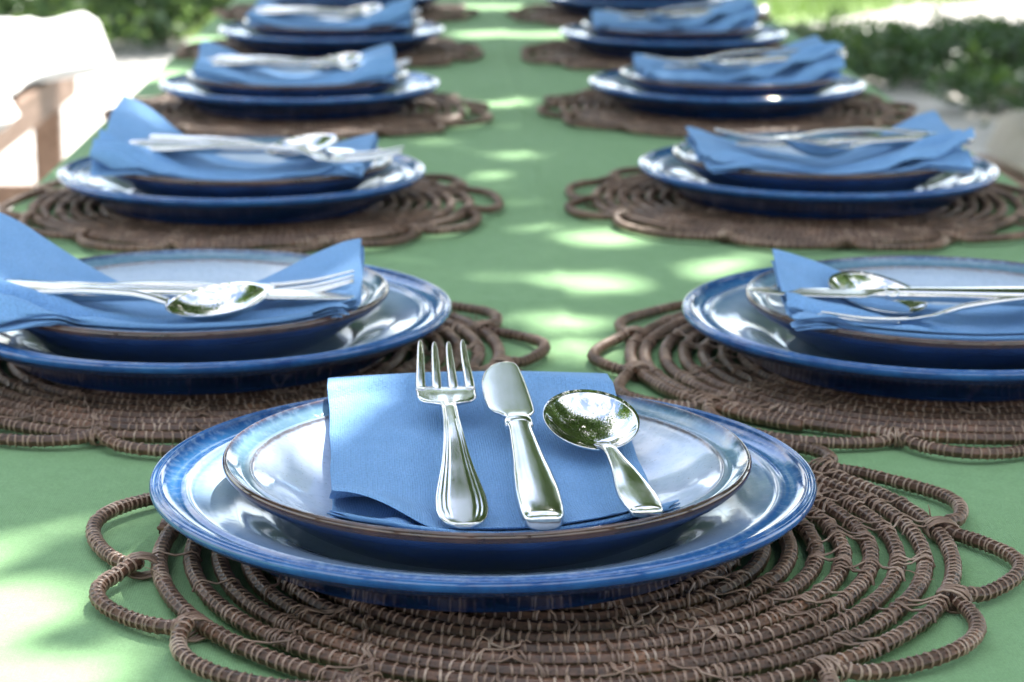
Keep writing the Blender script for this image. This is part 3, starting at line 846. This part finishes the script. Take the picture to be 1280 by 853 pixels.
def shrub(x, y, rx, ry, h, n, label, seed, m=M_DKLEAF, leaf=.07):
    q = random.Random(seed); root = empty('shrub', (x, y, 0)); tag(root, label, 'shrub', 'low dark green shrubs beyond the table')
    sb = MB(); mb = MB(); clumps = []
    for i in range(14):
        a = q.uniform(0, 2 * PI); rr = q.uniform(.1, .85) ** .6
        t = Vector((rx * rr * math.cos(a), ry * rr * math.sin(a), h * q.uniform(.45, .95) * (1 - .35 * rr)))
        mid = t * .5 + Vector((q.uniform(-.05, .05), q.uniform(-.05, .05), .03))
        sb.tube([Vector((0, 0, 0)), mid, t], [.014, .009, .004], 6); clumps.append(t)
    for i in range(n):
        c = q.choice(clumps); s_ = min(rx, ry, .5)
        p = c + Vector((q.gauss(0, .30) * s_ * rx / s_ * .8, q.gauss(0, .30) * ry * .8, q.gauss(-.05, .16) * h))
        if p.z < .02: p.z = q.uniform(.02, .12)
        d = Vector((q.gauss(0, 1), q.gauss(0, 1), q.gauss(.3, .7))).normalized()
        tri_leaves(mb, p, d, leaf * q.uniform(.6, 1.2), leaf * .45, q)
    sb.build('stem', M_BARK, root); mb.build('foliage', m, root, False); return root
shrub(1.75, 8.7, .55, .45, .20, 2600, 'dark green low shrub at the right, nearest to the table', 1, leaf=.06)
shrub(2.45, 8.5, .50, .5, .24, 2600, 'dark green low shrub cut by the right picture edge', 2, leaf=.06)
shrub(1.62, 9.3, .35, .3, .14, 1200, 'small dark green shrub at the end of the right row of shrubs', 3, leaf=.05)
shrub(2.45, 9.2, .5, .3, .18, 1800, 'dark green shrub behind the other shrubs on the right', 4, leaf=.06)
shrub(2.1, 7.7, .35, .35, .16, 900, 'low sprawling shrub on the gravel at the right', 8, leaf=.06)
shrub(-1.25, 9.9, .5, .5, .62, 3000, 'dark green shrub behind the white cushion, nearest the table', 5)
shrub(-1.95, 9.5, .5, .5, .75, 3000, 'dark green shrub in the top left corner', 6)
shrub(-2.7, 9.8, .6, .5, .9, 2600, 'dark green shrub past the top left corner of the picture', 7)

# ------------------------------------------------------------------ light
SUN = Vector((.25, .60, .85)).normalized()
elev = math.asin(SUN.z); azim = math.atan2(SUN.x, SUN.y)      # azimuth from +Y towards +X
# ------------------------------------------------------------------ the tree whose crown shades the table
LIT = [(.095, 1.388, .032, .030), (.113, 1.535, .046, .030), (.034, 1.526, .026, .020), (.0314, 1.393, .018, .018), (.185, 1.440, .034, .030), 
       (.0385, 1.284, .022, .018), (.0663, 1.183, .028, .020), (.049, 1.645, .02, .014), (-.175, .800, .055, .030), (-.150, .735, .06, .022), (-.190, .865, .034, .022),
       (-.21, .91, .035, .018), (-.150, .95, .022, .012), (-.108, .78, .016, .016), (.065, 2.944, .08, .05), (.16, 2.95, .08, .05), (-.14, 2.95, .04, .03), (-.30, 2.86, .05, .08), (-.32, 2.49, .05, .08),
       (-.055, 1.02, .012, .012), (-.30, 2.25, .03, .04), (.10, 3.35, .12, .05), (-.10, .885, .018, .014), (-.052, .905, .032, .030), (-.092, .885, .026, .022), (-.24, .80, .04, .03), (-.24, .73, .04, .02),
       (.12, 1.02, .012, .010), (.21, 1.28, .018, .010), (.05, 2.25, .05, .025), (.42, 1.95, .03, .03), (.03, 1.80, .02, .012)]
_q = random.Random(4)
LIT += [(_q.uniform(1.25, 3.0), _q.uniform(7.7, 10.0), _q.uniform(.07, .2), _q.uniform(.10, .28)) for _ in range(11)]
LIT += [(_q.uniform(-.28, .44), _q.uniform(1.05, 3.4), _q.uniform(.018, .036), _q.uniform(.014, .030)) for _ in range(26)]
def lit_here(X, Y):
    for (a, b_, rx, ry) in LIT:
        if ((X - a) / rx) ** 2 + ((Y - b_) / ry) ** 2 < .38: return 1
    if X < -.50 and 2.7 < Y < 10.5: return 1            # the clearing on the left
    if X < -.40 and Y > 5.0 and Y < 8: return 1
    if .4 < X < 1.6 and Y > 9.6: return 1
    if X > 1.6 and Y > 9.6 + (X - 1.6) * .3: return 1
    if 1.35 < X < 1.9 and 6.5 < Y < 6.85: return 1
    if .9 < X < 1.3 and 7.2 < Y < 7.5: return 1
    return 0
def shade_tree():
    q = random.Random(21); root = empty('shade_tree', (3.9, 6.6, 0))
    tag(root, 'broad leafy tree whose crown dapples the table with shade', 'tree', 'trees around the table')
    org = Vector((3.9, 6.6, 0))
    tb_ = MB(); tb_.tube([Vector(p) for p in ((0, 0, 0), (.05, 0, .6), (-.05, .05, 1.6), (-.15, .1, 2.8), (-.4, .1, 3.8), (-.7, .1, 4.8))], [.24, .19, .17, .15, .12, .07], 12)
    tb_.build('trunk', M_BARK, root)
    lb = MB(); mb = MB()
    centers = []
    tries = 0
    while len(centers) < 900 and tries < 20000:
        tries += 1
        X = q.uniform(-1.3, 3.6); Y = q.uniform(-.1, 9.9); zz = q.uniform(3.4, 5.4)
        if X > 1.3 and Y < 2.5 and q.random() < .6: continue
        zz = q.uniform(1.9, 3.5) if Y < 4.6 else q.uniform(3.4, 5.2)
        t = (zz) / SUN.z
        centers.append(Vector((X + SUN.x * t, Y + SUN.y * t, CL + zz)))
    for i in range(110):
        c = q.choice(centers) - org; base = Vector((-.3, .1, 3.4 + q.uniform(-.6, .8)))
        mid = base.lerp(c, .5) + Vector((q.uniform(-.3, .3), q.uniform(-.3, .3), .35))
        clear = True
        for u in range(21):
            f = u / 20; w = org + (base.lerp(mid, f * 2) if f < .5 else mid.lerp(c, f * 2 - 1)); t = (w.z - CL) / SUN.z
            for dx, dy in ((0, 0), (.04, 0), (-.04, 0), (0, .04), (0, -.04)):
                if lit_here(w.x - SUN.x * t + dx, w.y - SUN.y * t + dy): clear = False
        if not clear: continue
        lb.tube([base, base.lerp(mid, .6), mid, c], [.045, .03, .018, .006], 6)
    lb.build('limbs', M_BARK, root)
    for c in centers:
        for k in range(125 if c.z < CL + 3.6 else 118):
            p = c + Vector((q.gauss(0, .22), q.gauss(0, .22), q.gauss(0, .16)))
            d = Vector((q.gauss(0, 1), q.gauss(0, 1), q.gauss(-.2, .5))).normalized()
            n0 = len(mb.V); f0 = len(mb.F)
            tri_leaves(mb, p - org, d, q.uniform(.09, .14), .055, q)
            vs = [v + org for v in mb.V[n0:]]
            smp = vs + [(vs[0] + vs[2]) / 2, (vs[0] + vs[1]) / 2, (vs[1] + vs[2]) / 2, (vs[2] + vs[3]) / 2, (vs[3] + vs[0]) / 2]
            hit = False
            for w in smp:
                t = (w.z - CL) / SUN.z
                if lit_here(w.x - SUN.x * t, w.y - SUN.y * t): hit = True; break
            if hit: del mb.V[n0:]; del mb.F[f0:]; del mb.M[f0:]
    mb.build('crown', M_LEAF, root, False)
shade_tree()

def far_tree(x, y, h, r, label, seed, proto=None):
    if proto:
        o = copy_tree(proto); o.location = (x, y, 0); s = h / 7.0; o.scale = (s, s, s); o.rotation_euler = (0, 0, seed); tag(o, label); return o
    q = random.Random(seed); root = empty('tree', (x, y, 0)); tag(root, label, 'tree', 'trees around the table')
    tb_ = MB(); tb_.tube([Vector((0, 0, 0)), Vector((.1, 0, h * .25)), Vector((0, .1, h * .5)), Vector((.1, 0, h * .8))], [.22, .17, .12, .05], 10)
    mb = MB()
    cl = []
    for i in range(60):
        a = q.uniform(0, 2 * PI); e = q.uniform(-.5, 1.2); rr = r * q.uniform(.4, 1.0)
        c = Vector((math.cos(a) * math.cos(e) * rr, math.sin(a) * math.cos(e) * rr, h * .62 + math.sin(e) * rr * .9)); cl.append(c)
        if i % 4 == 0: tb_.tube([Vector((0, 0, h * .35)), c * .5 + Vector((0, 0, h * .25)), c], [.07, .04, .012], 6)
    tb_.build('trunk', M_BARK, root)
    for i in range(9000):
        c = q.choice(cl); p = c + Vector((q.gauss(0, .33), q.gauss(0, .33), q.gauss(0, .26)))
        d = Vector((q.gauss(0, 1), q.gauss(0, 1), q.gauss(0, .6))).normalized()
        tri_leaves(mb, p, d, q.uniform(.14, .24), .10, q)
    mb.build('crown', M_LEAF, root, False); return root
ft = far_tree(-7.5, 17, 7.0, 2.6, 'leafy tree standing on the lawn far to the left', 31)
far_tree(8.5, 20, 8.0, 3, 'leafy tree standing far to the right beyond the gravel', 1.2, ft)
far_tree(-2.2, 19, 9.5, 3, 'tree on the lawn straight beyond the table', 2.2, ft)
far_tree(-5.0, 3.5, 6.5, 3, 'tree beside the clearing left of the benches', 3.0, ft)
far_tree(-4.2, -4.5, 7.5, 3, 'tree behind the viewer on the left', 4.1, ft)
far_tree(3.4, 21, 10, 3, 'tallest tree beyond the far end of the table', 2.9, ft)
for k, (x, y, h, a) in enumerate(((-8.5, -1.5, 8, 1), (8.5, 1.0, 8.5, 2), (-1.0, -7.5, 8, 3), (9.5, 9, 7.5, 4), (-11, 8.5, 8.5, 5), (2.6, -8.5, 9, 6), (14, 15, 9, .5))):
    far_tree(x, y, h, 3, ('tree behind the viewer', 'tree to the right of the table', 'tree straight behind the viewer', 'tree right of the gravel', 'tree far left of the benches', 'tall tree behind the viewer', 'tall tree far to the right')[k], a, ft)
far_tree(4.8, -3.0, 7.0, 3, 'tree behind the viewer on the right', 5.1, ft)

world = bpy.data.worlds.new('World'); scn.world = world; world.use_nodes = True
wn = world.node_tree; bg = wn.nodes['Background']
sky = wn.nodes.new('ShaderNodeTexSky'); sky.sky_type = 'NISHITA'; sky.sun_disc = False
sky.sun_elevation = elev; sky.sun_rotation = azim; sky.air_density = 1.0; sky.dust_density = 1.2; sky.ozone_density = 1.0
tc = wn.nodes.new('ShaderNodeTexCoord'); mp = wn.nodes.new('ShaderNodeMapping'); mp.inputs['Scale'].default_value = (1, 1, 2.6); wn.links.new(tc.outputs['Generated'], mp.inputs[0])
cn = noise_(wn, mp.outputs[0], 2.6, 7, .6, .3)
cm = ramp(wn, cn, [(.42, (0, 0, 0)), (.60, (1, 1, 1))])
wn.links.new(mixc(wn, math_(wn, 'MULTIPLY', cm, .92), sky.outputs[0], (5.8, 5.75, 5.65)), bg.inputs[0]); bg.inputs[1].default_value = .13
sl = bpy.data.lights.new('sun', 'SUN'); sl.energy = 4.2; sl.angle = R(.53); sl.color = (1, .955, .88)
so_ = link(bpy.data.objects.new('sun', sl)); so_.rotation_euler = (-SUN).to_track_quat('-Z', 'Y').to_euler(); so_.location = (3, 7, 12)

# ------------------------------------------------------------------ camera
cam = bpy.data.cameras.new('camera'); co_ = link(bpy.data.objects.new('camera', cam))
cam.sensor_width = 36; cam.sensor_fit = 'HORIZONTAL'; cam.lens = 2785.65 / 1280 * 36
cam.clip_start = .05; cam.clip_end = 800
yaw, pit, rol = R(1.72), R(13.6276), R(.348)
fwd = Vector((math.sin(yaw) * math.cos(pit), math.cos(yaw) * math.cos(pit), -math.sin(pit)))
rt = Vector((math.cos(yaw), -math.sin(yaw), 0)); up = rt.cross(fwd)
rt2 = rt * math.cos(rol) + up * math.sin(rol); up2 = -rt * math.sin(rol) + up * math.cos(rol)
Mx = Matrix((( rt2.x, up2.x, -fwd.x, 0), (rt2.y, up2.y, -fwd.y, 0), (rt2.z, up2.z, -fwd.z, CL + .2976), (0, 0, 0, 1)))
co_.matrix_world = Mx
cam.dof.use_dof = True; cam.dof.focus_distance = .885; cam.dof.aperture_fstop = cam.lens / 5.2; cam.dof.aperture_blades = 0
scn.camera = co_

scn.view_settings.view_transform = 'Standard'; scn.view_settings.look = 'None'; scn.view_settings.gamma = 1
scn.view_settings.exposure = 2.1
scn.render.engine = 'CYCLES'
scn.cycles.max_bounces = 6; scn.cycles.use_denoising = True
